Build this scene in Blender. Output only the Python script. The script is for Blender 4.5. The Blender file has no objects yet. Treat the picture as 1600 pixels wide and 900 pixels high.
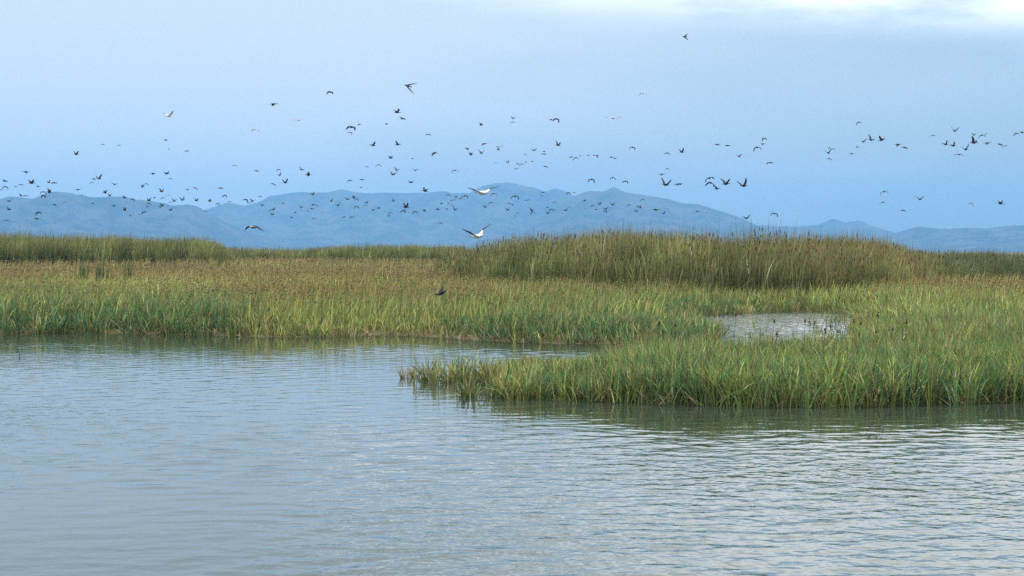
import bpy, math, random
import numpy as np
from mathutils import Vector, Matrix, Euler

random.seed(7)
rng = np.random.default_rng(11)
S = bpy.context.scene
COL = S.collection

# ------------------------------------------------------------------ camera
CAM_H = 1.8
LENS = 70.0
F = LENS / 36.0 * 1600.0              # focal length in photo pixels (photo 1600 x 900)
HORIZON = 393.0
PITCH = math.atan((450.0 - HORIZON) / F)
cam_d = bpy.data.cameras.new('camera')
cam = bpy.data.objects.new('camera', cam_d)
COL.objects.link(cam)
cam_d.lens = LENS
cam_d.sensor_width = 36.0
cam_d.clip_start = 0.1
cam_d.clip_end = 60000.0
cam.location = (0, 0, CAM_H)
cam.rotation_euler = (math.pi / 2 - PITCH, 0, 0)
S.camera = cam

# ------------------------------------------------------------------ render / exposure
S.render.engine = 'CYCLES'
S.view_settings.view_transform = 'Standard'
S.view_settings.look = 'None'
S.view_settings.exposure = 0.50
S.view_settings.gamma = 1.0
S.view_settings.use_curve_mapping = False
S.cycles.use_denoising = False
S.cycles.max_bounces = 8
S.cycles.diffuse_bounces = 3
S.cycles.transmission_bounces = 4
S.cycles.volume_bounces = 1
S.cycles.sample_clamp_indirect = 6.0

# ------------------------------------------------------------------ sun + sky
SUN_EL = math.radians(52)
SUN_AZ = math.radians(215)            # clockwise from +Y (view direction): behind the camera, to its left
sun_dir = Vector((math.sin(SUN_AZ) * math.cos(SUN_EL), math.cos(SUN_AZ) * math.cos(SUN_EL), math.sin(SUN_EL)))
sd = bpy.data.lights.new('sun', 'SUN')
sd.energy = 2.6
sd.angle = math.radians(1.0)
sd.color = (1.0, 0.95, 0.86)
sun = bpy.data.objects.new('sun', sd)
COL.objects.link(sun)
sun.rotation_euler = sun_dir.to_track_quat('Z', 'Y').to_euler()
sun.location = (0, 0, 900)

W = bpy.data.worlds.new('World')
S.world = W
W.use_nodes = True
nt = W.node_tree
nt.nodes.clear()
def N(t, kind, **kw):
    n = t.nodes.new(kind)
    for k, v in kw.items():
        setattr(n, k, v)
    return n
def mathn(t, op, a, b=None, c=None, clamp=False):
    n = N(t, 'ShaderNodeMath', operation=op)
    n.use_clamp = clamp
    for i, v in enumerate((a, b, c)):
        if v is None:
            continue
        if isinstance(v, (int, float)):
            n.inputs[i].default_value = v
        else:
            t.links.new(v, n.inputs[i])
    return n.outputs[0]
def smooth(t, v, lo, hi):
    n = N(t, 'ShaderNodeMapRange', interpolation_type='SMOOTHSTEP')
    t.links.new(v, n.inputs[0])
    n.inputs[1].default_value = lo
    n.inputs[2].default_value = hi
    return n.outputs[0]
def mixc(t, fac, a, b):
    n = N(t, 'ShaderNodeMix', data_type='RGBA')
    for s, v in ((n.inputs[0], fac), (n.inputs[6], a), (n.inputs[7], b)):
        if isinstance(v, (int, float)):
            s.default_value = v
        elif isinstance(v, tuple):
            s.default_value = (*v, 1)
        else:
            t.links.new(v, s)
    return n.outputs[2]
sky = N(nt, 'ShaderNodeTexSky', sky_type='NISHITA')
sky.sun_disc = False
sky.sun_elevation = SUN_EL
sky.sun_rotation = SUN_AZ
sky.air_density = 1.0
sky.dust_density = 2.0
sky.ozone_density = 2.0
SKY_STRENGTH = 0.10
tc = N(nt, 'ShaderNodeTexCoord')
sep = N(nt, 'ShaderNodeSeparateXYZ')
nt.links.new(tc.outputs['Generated'], sep.inputs[0])
zc = mathn(nt, 'MAXIMUM', sep.outputs[2], 0.0)
den = mathn(nt, 'ADD', zc, 0.10)
u = mathn(nt, 'DIVIDE', sep.outputs[0], den)
v = mathn(nt, 'DIVIDE', sep.outputs[1], den)
cmb = N(nt, 'ShaderNodeCombineXYZ')
nt.links.new(u, cmb.inputs[0])
nt.links.new(v, cmb.inputs[1])
nz = N(nt, 'ShaderNodeTexNoise')
nz.inputs['Scale'].default_value = 0.8
nz.inputs['Detail'].default_value = 5
nz.inputs['Roughness'].default_value = 0.5
nz.inputs['Distortion'].default_value = 0.3
nt.links.new(cmb.outputs[0], nz.inputs['Vector'])
# thin bright veil over everything, thinner towards +X, and a broken overcast higher up, brightest towards +X
nz2 = N(nt, 'ShaderNodeTexNoise')
nz2.inputs['Scale'].default_value = 1.7
nz2.inputs['Detail'].default_value = 4
nz2.inputs['Roughness'].default_value = 0.55
nt.links.new(cmb.outputs[0], nz2.inputs['Vector'])
n0 = mathn(nt, 'SUBTRACT', nz.outputs[0], 0.5)
veil = mathn(nt, 'ADD', mathn(nt, 'MULTIPLY', zc, 2.2), mathn(nt, 'MULTIPLY', sep.outputs[0], -2.1))
veil = mathn(nt, 'ADD', veil, mathn(nt, 'MULTIPLY', n0, 0.7))
veil = mathn(nt, 'ADD', veil, 0.58)
veil = mathn(nt, 'MINIMUM', mathn(nt, 'MAXIMUM', veil, 0.18), 0.92)
bank = mathn(nt, 'ADD', zc, mathn(nt, 'MULTIPLY', sep.outputs[0], 0.085))
bank = mathn(nt, 'ADD', bank, mathn(nt, 'MULTIPLY', n0, 0.03))
bank = smooth(nt, bank, 0.112, 0.150)
lit = smooth(nt, mathn(nt, 'ADD', nz2.outputs[0], mathn(nt, 'MULTIPLY', sep.outputs[0], 0.9)), 0.40, 0.66)
scl = N(nt, 'ShaderNodeVectorMath', operation='SCALE')
nt.links.new(sky.outputs[0], scl.inputs[0])
scl.inputs['Scale'].default_value = SKY_STRENGTH
col = mixc(nt, veil, scl.outputs[0], (0.60, 0.675, 0.75))
cloud = mixc(nt, lit, (0.52, 0.61, 0.71), (1.40, 1.40, 1.40))
col = mixc(nt, mathn(nt, 'MULTIPLY', bank, 0.93), col, cloud)
bg = N(nt, 'ShaderNodeBackground')
bg.inputs[1].default_value = 1.0
nt.links.new(col, bg.inputs[0])
wo = N(nt, 'ShaderNodeOutputWorld')
nt.links.new(bg.outputs[0], wo.inputs[0])

# ------------------------------------------------------------------ helpers
FWD = np.array((0, math.cos(PITCH), -math.sin(PITCH)))
UPV = np.array((0, math.sin(PITCH), math.cos(PITCH)))
def ray(px, py):
    px = np.asarray(px, float); py = np.asarray(py, float)
    return (np.multiply.outer((px - 800) / F, np.array((1., 0, 0)))
            + np.multiply.outer((450 - py) / F, UPV) + FWD)
def gnd(px, py, z=0.0):                  # photo pixel -> point on the plane z
    r = ray(px, py)
    t = (z - CAM_H) / r[..., 2]
    return r[..., :2] * t[..., None]
def at(px, py, d):                       # photo pixel at depth d
    r = ray(px, py)
    return r * (d / r[1]) + np.array((0, 0, CAM_H))
def pix(x, y, z=0.0):                    # point -> photo pixel
    dx = x; dy = y; dz = z - CAM_H
    c = dy * FWD[1] + dz * FWD[2]
    return 800 + F * dx / c, 450 - F * (dy * UPV[1] + dz * UPV[2]) / c

def tag(o, label=None, cat=None, group=None, kind=None):
    if label: o['label'] = label
    if cat: o['category'] = cat
    if group: o['group'] = group
    if kind: o['kind'] = kind
    return o

def hash2(ix, iy, seed):
    h = (ix.astype(np.int64) * 374761393 + iy.astype(np.int64) * 668265263 + seed * 1442695041) & 0x7fffffff
    h = ((h ^ (h >> 13)) * 1274126177) & 0x7fffffff
    h = h ^ (h >> 16)
    return (h & 0xffff) / 65535.0
def vnoise(x, y, seed=0):
    x = np.asarray(x, float); y = np.asarray(y, float)
    ix = np.floor(x); iy = np.floor(y)
    fx = x - ix; fy = y - iy
    fx = fx * fx * (3 - 2 * fx); fy = fy * fy * (3 - 2 * fy)
    a = hash2(ix, iy, seed); b = hash2(ix + 1, iy, seed)
    c = hash2(ix, iy + 1, seed); d = hash2(ix + 1, iy + 1, seed)
    return (a * (1 - fx) + b * fx) * (1 - fy) + (c * (1 - fx) + d * fx) * fy
def fbm(x, y, seed=0, o=4):
    s = 0; a = 0.5; t = 0
    for k in range(o):
        s = s + a * vnoise(x * 2 ** k + 17.3 * k, y * 2 ** k - 9.1 * k, seed + k); t += a; a *= 0.5
    return s / t
def sstep(v, lo, hi):
    t = np.clip((v - lo) / (hi - lo), 0, 1)
    return t * t * (3 - 2 * t)

def raw_mesh(name, V, quads, tris, colors=None, mat=None, smooth_shade=False):
    me = bpy.data.meshes.new(name)
    V = np.asarray(V, np.float32)
    nq, ntr = len(quads), len(tris)
    me.vertices.add(len(V))
    me.vertices.foreach_set('co', V.ravel())
    me.loops.add(nq * 4 + ntr * 3)
    li = np.concatenate([np.asarray(quads, np.int32).ravel(), np.asarray(tris, np.int32).ravel()]).astype(np.int32)
    me.loops.foreach_set('vertex_index', li)
    me.polygons.add(nq + ntr)
    st = np.concatenate([np.arange(nq) * 4, nq * 4 + np.arange(ntr) * 3]).astype(np.int32)
    me.polygons.foreach_set('loop_start', st)
    me.update(calc_edges=True)
    if smooth_shade:
        me.polygons.foreach_set('use_smooth', np.ones(nq + ntr, bool))
    if colors is not None:
        at_ = me.color_attributes.new('Col', 'FLOAT_COLOR', 'POINT')
        c = np.ones((len(V), 4), np.float32)
        c[:, :3] = colors
        at_.data.foreach_set('color', c.ravel())
    me.validate()
    if mat:
        me.materials.append(mat)
    return me
def link(name, me, parent=None):
    o = bpy.data.objects.new(name, me)
    COL.objects.link(o)
    if parent:
        o.parent = parent
    return o

def grid_mesh(name, xs, ys, zf, mat, smooth_shade=True):
    X, Y = np.meshgrid(xs, ys)
    Z = zf(X, Y)
    V = np.stack([X, Y, Z], -1).reshape(-1, 3)
    nx, ny = len(xs), len(ys)
    i = np.arange(nx - 1)[None, :] + np.arange(ny - 1)[:, None] * nx
    q = np.stack([i, i + 1, i + 1 + nx, i + nx], -1).reshape(-1, 4)
    return raw_mesh(name, V, q, np.zeros((0, 3), int), mat=mat, smooth_shade=smooth_shade)

# ------------------------------------------------------------------ materials
def mat_base(name):
    m = bpy.data.materials.new(name)
    m.use_nodes = True
    m.node_tree.nodes.clear()
    return m, m.node_tree
def leaf_material(name, trans=0.35, gloss=0.03, rough=0.4):
    m, t = mat_base(name)
    a = N(t, 'ShaderNodeAttribute', attribute_name='Col')
    nz = N(t, 'ShaderNodeTexNoise')
    nz.inputs['Scale'].default_value = 9.0
    nz.inputs['Detail'].default_value = 2
    hs = N(t, 'ShaderNodeHueSaturation')
    t.links.new(a.outputs['Color'], hs.inputs['Color'])
    t.links.new(mathn(t, 'MULTIPLY_ADD', nz.outputs[0], 0.7, 0.65), hs.inputs['Value'])
    d = N(t, 'ShaderNodeBsdfDiffuse'); tr = N(t, 'ShaderNodeBsdfTranslucent'); g = N(t, 'ShaderNodeBsdfGlossy')
    t.links.new(hs.outputs[0], d.inputs[0]); t.links.new(hs.outputs[0], tr.inputs[0])
    g.inputs['Roughness'].default_value = rough
    mx = N(t, 'ShaderNodeMixShader'); mx.inputs[0].default_value = trans
    t.links.new(d.outputs[0], mx.inputs[1]); t.links.new(tr.outputs[0], mx.inputs[2])
    m2 = N(t, 'ShaderNodeMixShader'); m2.inputs[0].default_value = gloss
    t.links.new(mx.outputs[0], m2.inputs[1]); t.links.new(g.outputs[0], m2.inputs[2])
    o = N(t, 'ShaderNodeOutputMaterial')
    t.links.new(m2.outputs[0], o.inputs[0])
    return m
M_leaf = leaf_material('marsh leaf')
M_reed = leaf_material('reed leaf', 0.25, 0.04)

def feather_material():
    m, t = mat_base('feathers')
    a = N(t, 'ShaderNodeAttribute', attribute_name='Col')
    nz = N(t, 'ShaderNodeTexNoise'); nz.inputs['Scale'].default_value = 60
    tcn = N(t, 'ShaderNodeTexCoord'); t.links.new(tcn.outputs['Object'], nz.inputs['Vector'])
    hs = N(t, 'ShaderNodeHueSaturation')
    t.links.new(a.outputs['Color'], hs.inputs['Color'])
    t.links.new(mathn(t, 'MULTIPLY_ADD', nz.outputs[0], 0.4, 0.8), hs.inputs['Value'])
    p = N(t, 'ShaderNodeBsdfPrincipled')
    p.inputs['Roughness'].default_value = 0.6
    p.inputs['Specular IOR Level'].default_value = 0.25
    t.links.new(hs.outputs[0], p.inputs['Base Color'])
    o = N(t, 'ShaderNodeOutputMaterial'); t.links.new(p.outputs[0], o.inputs[0])
    return m
M_feather = feather_material()

def ground_material():
    m, t = mat_base('marsh mud and litter')
    tcn = N(t, 'ShaderNodeTexCoord')
    n1 = N(t, 'ShaderNodeTexNoise'); n1.inputs['Scale'].default_value = 1.3; n1.inputs['Detail'].default_value = 8
    n2 = N(t, 'ShaderNodeTexNoise'); n2.inputs['Scale'].default_value = 0.02; n2.inputs['Detail'].default_value = 6
    t.links.new(tcn.outputs['Object'], n1.inputs['Vector']); t.links.new(tcn.outputs['Object'], n2.inputs['Vector'])
    c = mixc(t, smooth(t, n1.outputs[0], 0.35, 0.65), (0.045, 0.042, 0.022), (0.12, 0.105, 0.055))
    c2 = mixc(t, smooth(t, n2.outputs[0], 0.4, 0.6), (0.10, 0.11, 0.045), (0.17, 0.135, 0.06))
    c = mixc(t, 0.45, c, c2)
    p = N(t, 'ShaderNodeBsdfPrincipled'); p.inputs['Roughness'].default_value = 0.9
    p.inputs['Specular IOR Level'].default_value = 0.15
    t.links.new(c, p.inputs['Base Color'])
    b = N(t, 'ShaderNodeBump'); b.inputs['Strength'].default_value = 0.6; b.inputs['Distance'].default_value = 0.05
    t.links.new(n1.outputs[0], b.inputs['Height']); t.links.new(b.outputs[0], p.inputs['Normal'])
    o = N(t, 'ShaderNodeOutputMaterial'); t.links.new(p.outputs[0], o.inputs[0])
    return m
def water_material():
    m, t = mat_base('marsh water')
    tcn = N(t, 'ShaderNodeTexCoord')
    mp = N(t, 'ShaderNodeMapping'); mp.inputs['Scale'].default_value = (1.0, 0.8, 1.0)
    t.links.new(tcn.outputs['Object'], mp.inputs[0])
    n1 = N(t, 'ShaderNodeTexNoise'); n1.inputs['Scale'].default_value = 4.4; n1.inputs['Detail'].default_value = 2.5
    n1.inputs['Roughness'].default_value = 0.55
    t.links.new(mp.outputs[0], n1.inputs['Vector'])
    n2 = N(t, 'ShaderNodeTexNoise'); n2.inputs['Scale'].default_value = 0.12; n2.inputs['Detail'].default_value = 3
    t.links.new(tcn.outputs['Object'], n2.inputs['Vector'])
    p = N(t, 'ShaderNodeBsdfPrincipled')
    p.inputs['Base Color'].default_value = (0.040, 0.056, 0.040, 1)
    p.inputs['Roughness'].default_value = 0.04
    p.inputs['IOR'].default_value = 1.333
    b = N(t, 'ShaderNodeBump'); b.inputs['Distance'].default_value = 0.055
    ruf = N(t, 'ShaderNodeAttribute', attribute_name='Col')
    t.links.new(ruf.outputs['Fac'], b.inputs['Strength'])
    t.links.new(n1.outputs[0], b.inputs['Height']); t.links.new(b.outputs[0], p.inputs['Normal'])
    o = N(t, 'ShaderNodeOutputMaterial'); t.links.new(p.outputs[0], o.inputs[0])
    return m
def hill_material():
    m, t = mat_base('scrub hillside')
    tcn = N(t, 'ShaderNodeTexCoord')
    n1 = N(t, 'ShaderNodeTexNoise'); n1.inputs['Scale'].default_value = 0.006; n1.inputs['Detail'].default_value = 8
    n1.inputs['Roughness'].default_value = 0.65
    t.links.new(tcn.outputs['Object'], n1.inputs['Vector'])
    c = mixc(t, smooth(t, n1.outputs[0], 0.38, 0.62), (0.008, 0.015, 0.013), (0.075, 0.074, 0.060))
    p = N(t, 'ShaderNodeBsdfPrincipled'); p.inputs['Roughness'].default_value = 1.0
    p.inputs['Specular IOR Level'].default_value = 0.0
    t.links.new(c, p.inputs['Base Color'])
    o = N(t, 'ShaderNodeOutputMaterial'); t.links.new(p.outputs[0], o.inputs[0])
    return m
M_ground = ground_material(); M_water = water_material(); M_hill = hill_material()

# ------------------------------------------------------------------ plan of land and water
def poly(pts):
    p = np.array(pts, float)
    return gnd(p[:, 0], p[:, 1])
FAR_SHORE = [(-500, 526), (-120, 525), (0, 524), (100, 521), (200, 522), (310, 524), (400, 527), (480, 527.5), (540, 527), (590, 523.5), (640, 525),
             (690, 528), (750, 533), (850, 537), (960, 538.5), (1040, 538.5), (1092, 536), (1112, 529), (1100, 518), (1082, 510),
             (1060, 504), (1035, 500), (1070, 496), (1170, 489), (1260, 487), (1335, 489), (1352, 499), (1346, 520), (1350, 548), (1362, 570)]
SPIT_BACK = [(1300, 580), (1200, 584), (1080, 586), (980, 584), (900, 580), (840, 575), (790, 580), (770, 590)]
SPIT_FRONT = [(790, 608), (815, 618), (850, 625), (960, 629), (1100, 635), (1230, 637), (1330, 637), (1440, 634), (1520, 631), (1600, 629), (1720, 626), (2150, 622)]
line = poly(FAR_SHORE + SPIT_BACK + SPIT_FRONT)
land = np.concatenate([[[-600, line[0, 1]]], line, [[600, line[-1, 1]], [600, 900], [-600, 900]]])
PUDDLES = [poly([(470, 496), (490, 491), (520, 491.5), (560, 493), (565, 497), (520, 500), (485, 500)]),
           poly([(845, 486), (870, 483), (960, 483), (1000, 485), (950, 488), (870, 488)]),
           poly([(1478, 514), (1490, 508), (1500, 507), (1506, 514), (1495, 520)])]
def inside(P, x, y):
    r = np.zeros(np.shape(x), bool)
    n = len(P)
    for i in range(n):
        x0, y0 = P[i]; x1, y1 = P[(i + 1) % n]
        if y0 == y1:
            continue
        c = ((y0 > y) != (y1 > y)) & (x < (x1 - x0) * (y - y0) / (y1 - y0) + x0)
        r ^= c
    return r
def dist(P, x, y, closed=True):
    d = np.full(np.shape(x), 1e9)
    n = len(P)
    for i in range(n if closed else n - 1):
        ax, ay = P[i]; bx, by = P[(i + 1) % n]
        ex, ey = bx - ax, by - ay
        t = np.clip(((x - ax) * ex + (y - ay) * ey) / (ex * ex + ey * ey + 1e-12), 0, 1)
        d = np.minimum(d, np.hypot(x - ax - t * ex, y - ay - t * ey))
    return d
def shore(x, y):                         # signed distance, positive on land
    d = np.where(inside(land, x, y), 1, -1) * dist(line, x, y, False)
    far = (np.abs(y) > 400) | (np.abs(x) > 400)
    d = np.where((y < -60) | (np.abs(x) > 250), np.maximum(d, 5), d)
    for P in PUDDLES:
        s = np.where(inside(P, x, y), -1, 1) * dist(P, x, y)
        d = np.minimum(d, s)
    return d
def ground_z(x, y, d=None):
    d = shore(x, y) if d is None else d
    z = np.where(d > 0, 0.06 * sstep(d, 0, 1.2), np.maximum(d * 0.25, -0.6))
    z = z + np.where(d > 0, 0.05 * (fbm(x * 0.35, y * 0.35, 5) - 0.45) * sstep(d, 0, 2.5), 0)
    return z + 0.36 * sstep(y, 62, 185) * (d > 0)

def spaced(fine_lo, fine_hi, step, lo, hi, k=1.35):
    a = list(np.arange(fine_lo, fine_hi + 1e-6, step))
    s = step; v = a[-1]
    while v < hi:
        s *= k; v += s; a.append(min(v, hi))
    s = step; v = a[0]; b = []
    while v > lo:
        s *= k; v -= s; b.append(max(v, lo))
    return np.array(b[::-1] + a)
gx = spaced(-20, 20, 0.3, -15000, 15000)
gy = np.unique(np.concatenate([spaced(22, 64, 0.3, -15000, 64), spaced(64, 190, 2.0, 64, 15500)]))
g = link('ground', grid_mesh('ground', gx, gy, ground_z, M_ground))
tag(g, 'flat muddy marsh ground under the sedges and reeds', 'ground', kind='structure')

# water: one sheet with real ripples where the camera is near
def make_waves(seed, n, l0, l1, spread):
    r = np.random.default_rng(seed)
    lam = np.exp(r.uniform(math.log(l0), math.log(l1), n))
    th = r.normal(math.radians(-82), spread, n)
    return lam, th, r.uniform(0, 2 * math.pi, n)
WV = make_waves(3, 44, 0.11, 0.75, 0.55)
WC = make_waves(5, 40, 0.10, 0.32, 1.3)
def water_z(x, y):
    wx = x + 0.5 * (fbm(x * 0.3, y * 0.3, 41, 2) - 0.5); wy = y + 0.7 * (fbm(x * 0.25, y * 0.35, 43, 2) - 0.5)
    def summed(wv, slope):
        z = np.zeros(np.shape(x))
        for lam, th, ph in zip(*wv):
            k = 2 * math.pi / lam
            z += (slope / k) * np.sin(k * (wx * math.cos(th) + wy * math.sin(th)) + ph)
        return z * math.sqrt(2.0 / len(wv[0]))
    patch = 0.35 + 1.1 * sstep(fbm(x * 0.16, y * 0.11, 21, 3), 0.36, 0.66)
    right = sstep(x + 0.25 * (24 - y), 0.5, 4.5)
    z = summed(WV, 0.035) * patch + summed(WC, 0.040) * (0.30 + 0.70 * right) * (0.6 + 0.4 * patch)
    amp = sstep(60.5 - y, 0, 1.5) * sstep(26 - np.abs(x), 0, 2) * sstep(y, 4, 6)
    sd_ = -shore(x, y)
    lee = 0.42 + 0.58 * sstep(sd_, 0.3, 6.0)              # sheltered close to the sedges
    pond = sstep(x, 5.0, 8.0) * sstep(y, 34, 40)
    lee = lee * (1 - pond) + 2.5 * pond
    return z * amp * lee
ys = [5.0]
while ys[-1] < 60:
    ys.append(ys[-1] + max(0.035, ys[-1] * 0.0021))
wy_ = np.concatenate([-np.array([60, 40, 25, 14, 7, 2, -1.5, -3.5])[:].astype(float), ys, [61, 63, 66, 72, 80]])
wx_ = np.concatenate([[-250, -150, -90, -60, -40, -30], np.arange(-26, 26.01, 0.075), [30, 40, 60, 90, 150, 250]])
# limit fine columns to the visible fan with a margin
wx_ = np.concatenate([[-250, -150, -90, -60, -40, -30, -27], np.arange(-25, -12, 0.2), np.arange(-12, 12, 0.07), np.arange(12, 25.01, 0.2), [27, 30, 40, 60, 90, 150, 250]])
def ruffle(x, y):
    lee = sstep(-shore(x, y), 1.0, 8.0)
    right = sstep(x + 0.28 * (20 - y), -1.0, 3.0)
    pat = sstep(fbm(x * 0.22, y * 0.14, 301, 3), 0.34, 0.62)
    slick = sstep(fbm(x * 0.10, y * 0.30, 305, 3), 0.40, 0.56)
    pond = sstep(x, 3.5, 6.0) * sstep(y, 33, 38)
    r = (0.10 + 0.28 * pat * slick + 0.62 * right * (0.35 + 0.65 * pat)) * (0.18 + 0.82 * lee)
    return r * (1 - pond) + 0.95 * pond
wm = grid_mesh('water', wx_, wy_, water_z, M_water)
X_, Y_ = np.meshgrid(wx_, wy_)
ra = ruffle(X_, Y_).ravel()
at_ = wm.color_attributes.new('Col', 'FLOAT_COLOR', 'POINT')
at_.data.foreach_set('color', np.repeat(ra[:, None], 4, 1).astype(np.float32).ravel())
w = link('water', wm)
tag(w, 'rippled grey-blue water of the open marsh channel', 'water', kind='structure')

# ------------------------------------------------------------------ hills
def hills(name, prof, depth, d, seed, label, foot=900, rough=1.0):
    prof = np.array(prof, float)
    px0, px1 = prof[0, 0], prof[-1, 0]
    hx = (prof[:, 0] - 800) / F * d
    hz = (HORIZON - prof[:, 1]) / F * d + CAM_H
    xs = np.linspace(hx[0], hx[-1], int((px1 - px0) / 4) + 1)
    ys = np.concatenate([np.linspace(-depth, 0, 70), np.linspace(0, depth, 26)[1:]]) + d
    def zf(X, Y):
        r = np.interp(X, hx, hz)
        # soften the profile off the crest so that spurs run down from it
        t = (Y - d) / depth
        w = np.clip(1 - np.abs(t), 0, 1)
        sp = (fbm(X / 420, Y / 1500, seed, 4) - 0.5) * 2
        sp2 = 1 - np.abs(fbm(X / 150 + 0.8 * sp, Y / 700, seed + 9, 5) * 2 - 1) ** 0.8
        base = np.where(t < 0, w ** 1.25, w)
        z = r * base * (1 + rough * np.minimum(0.0, sp * 0.9) * sstep(-t, 0.02, 0.3) * w ** 0.2) 
        z = z * (1 - rough * 0.5 * (1 - sp2) * sstep(np.abs(t), 0.0, 0.2))
        n = (fbm(X / 90, Y / 90, seed + 3, 4) - 0.5) * 10 * w + (fbm(X / 30, Y / 30, seed + 4, 2) - 0.5) * 3 * w
        return np.maximum(z + n, -3) - 1.0 * (w <= 0)
    o = link(name, grid_mesh(name, xs, ys, zf, M_hill))
    return tag(o, label, 'hills', kind='structure')
HILL_LEFT = [(-420, 330), (-300, 318), (-200, 322), (-100, 309), (-30, 308), (0, 311), (15, 307), (52, 311), (64, 305), (82, 300), (107, 301.5), (128, 305.5), (143, 308.5),
             (179, 308), (194, 306.6), (212, 311.8), (230, 313.8), (255, 317), (268, 320.5), (294, 319.8), (307, 322.5), (325, 332), (350, 346), (385, 362), (430, 376), (480, 388)]
HILL_MID = [(210, 370), (260, 345), (300, 331), (320, 328), (345, 320), (358, 317), (384, 321), (404, 316), (422, 306), (448, 302), (473, 300), (494, 301.5), (519, 299), (535, 295), (550, 300),
            (565, 301.5), (601, 302), (640, 302), (665, 301), (696, 299), (706, 301.5), (734, 301), (750, 293), (768, 287.5), (793, 284.5), (809, 288), (824, 292.6),
            (834, 292.6), (852, 298.5), (867, 294), (880, 297), (896, 306), (925, 316), (970, 330), (1040, 352), (1100, 372), (1150, 388)]
HILL_PEAK = [(800, 372), (840, 344), (875, 318), (896, 307), (911, 301), (926, 297.7), (942, 299), (960, 292), (975, 300), (1011, 305.6), (1044, 311), (1067, 319), (1088, 319),
             (1106, 324), (1139, 334), (1180, 351), (1215, 363), (1260, 376), (1310, 389)]
HILL_RIGHT = [(1090, 383), (1130, 366), (1165, 353), (1200, 351.6), (1226, 354), (1246, 354), (1264, 352), (1280, 350.5), (1288, 348), (1302, 341.4), (1318, 348), (1344, 345), (1364, 353.4),
              (1398, 363.6), (1430, 371), (1480, 380), (1540, 389)]
HILL_EDGE = [(1330, 383), (1370, 372), (1408, 362), (1433, 353.4), (1464, 356.7), (1510, 356.7), (1543, 357.8), (1564, 352.7), (1600, 351.4), (1650, 349), (1720, 343), (1800, 348), (1900, 340), (2020, 355)]
hills('hill_range', HILL_LEFT, 2300, 9800, 31, 'darker blue hill rising at the left edge behind the reeds')
hills('hill_range', HILL_MID, 2800, 12600, 47, 'long pale blue mountain range with the highest rounded summit')
hills('hill_range', HILL_PEAK, 2300, 10600, 63, 'blue ridge with a small pointed peak and long right slope')
hills('hill_range', HILL_RIGHT, 2000, 12400, 77, 'low far hills with a small cone behind the right reeds')
hills('hill_range', HILL_EDGE, 2000, 10200, 91, 'low even-topped blue hill at the right edge')

# ------------------------------------------------------------------ vegetation
def lerp(a, b, t):
    return a + (b - a) * t
class Blades:
    """collects many blades and seed heads as one mesh"""
    def __init__(s):
        s.V = []; s.Q = []; s.T = []; s.C = []; s.n = 0
    def add(s, P, H, Wd, az, lean, droop, cb, ct, segs=3, face=None, power=1.0):
        n = len(P)
        if n == 0:
            return None
        H = np.broadcast_to(H, n); Wd = np.broadcast_to(Wd, n)
        face = rng.uniform(0, math.pi, n) if face is None else face
        fx, fy = np.cos(face), np.sin(face)
        ax, ay = np.cos(az), np.sin(az)
        rows = []; cols = []
        for k in range(segs + 1):
            t = k / segs
            off = (lean * t + droop * 0.8 * t ** 2.2) * H
            z = H * (t - 0.42 * np.minimum(droop, 1.2) * t ** 3 - 0.3 * lean * lean * t)
            c = np.stack([P[:, 0] + ax * off, P[:, 1] + ay * off, P[:, 2] + z], -1)
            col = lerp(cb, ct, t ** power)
            if k < segs:
                wdt = 0.5 * Wd * (0.75 + 0.5 * t if t < 0.5 else 1.0 - (t - 0.5) * 1.3)
                rows.append(c + np.stack([fx * wdt, fy * wdt, 0 * wdt], -1)); cols.append(col)
                rows.append(c - np.stack([fx * wdt, fy * wdt, 0 * wdt], -1)); cols.append(col)
            else:
                rows.append(c); cols.append(col); tip = c
        m = 2 * segs + 1
        V = np.stack(rows, 1).reshape(-1, 3); C = np.stack(cols, 1).reshape(-1, 3)
        b = s.n + np.arange(n)[:, None] * m
        for k in range(segs - 1):
            s.Q.append(b + np.array([[2 * k, 2 * k + 1, 2 * k + 3, 2 * k + 2]]))
        s.T.append(b + np.array([[2 * segs - 2, 2 * segs - 1, 2 * segs]]))
        s.V.append(V); s.C.append(C); s.n += n * m
        return tip
    def heads(s, P, L, R, az, tilt, col):
        n = len(P)
        if n == 0:
            return
        ax = np.stack([np.cos(az) * np.sin(tilt), np.sin(az) * np.sin(tilt), np.cos(tilt)], -1)
        sd_ = np.stack([-np.sin(az), np.cos(az), 0 * az], -1)
        up = np.cross(ax, sd_)
        L = np.broadcast_to(L, n)[:, None]; R = np.broadcast_to(R, n)[:, None]
        V = np.stack([P - ax * L * 0.5, P + sd_ * R, P + up * R, P - sd_ * R, P - up * R, P + ax * L * 0.5], 1).reshape(-1, 3)
        b = s.n + np.arange(n)[:, None] * 6
        for f in ((0, 2, 1), (0, 3, 2), (0, 4, 3), (0, 1, 4), (5, 1, 2), (5, 2, 3), (5, 3, 4), (5, 4, 1)):
            s.T.append(b + np.array([f]))
        s.V.append(V); s.C.append(np.repeat(col, 6, 0)); s.n += 6 * n
    def spike(s, P, L, R, col, lx=0.0):
        """slender upright prism: cattail heads"""
        n = len(P)
        if n == 0:
            return
        s.heads(P, L, R, rng.uniform(0, 6.28, n), np.abs(rng.normal(0, 0.12, n)) + lx, col)
    def mesh(s, name, mat):
        Q = np.concatenate(s.Q) if s.Q else np.zeros((0, 4), int)
        T = np.concatenate(s.T) if s.T else np.zeros((0, 3), int)
        return raw_mesh(name, np.concatenate(s.V), Q, T, np.concatenate(s.C), mat)
    def build(s, name, mat, parent=None):
        return link(name, s.mesh(name, mat), parent)

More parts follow.
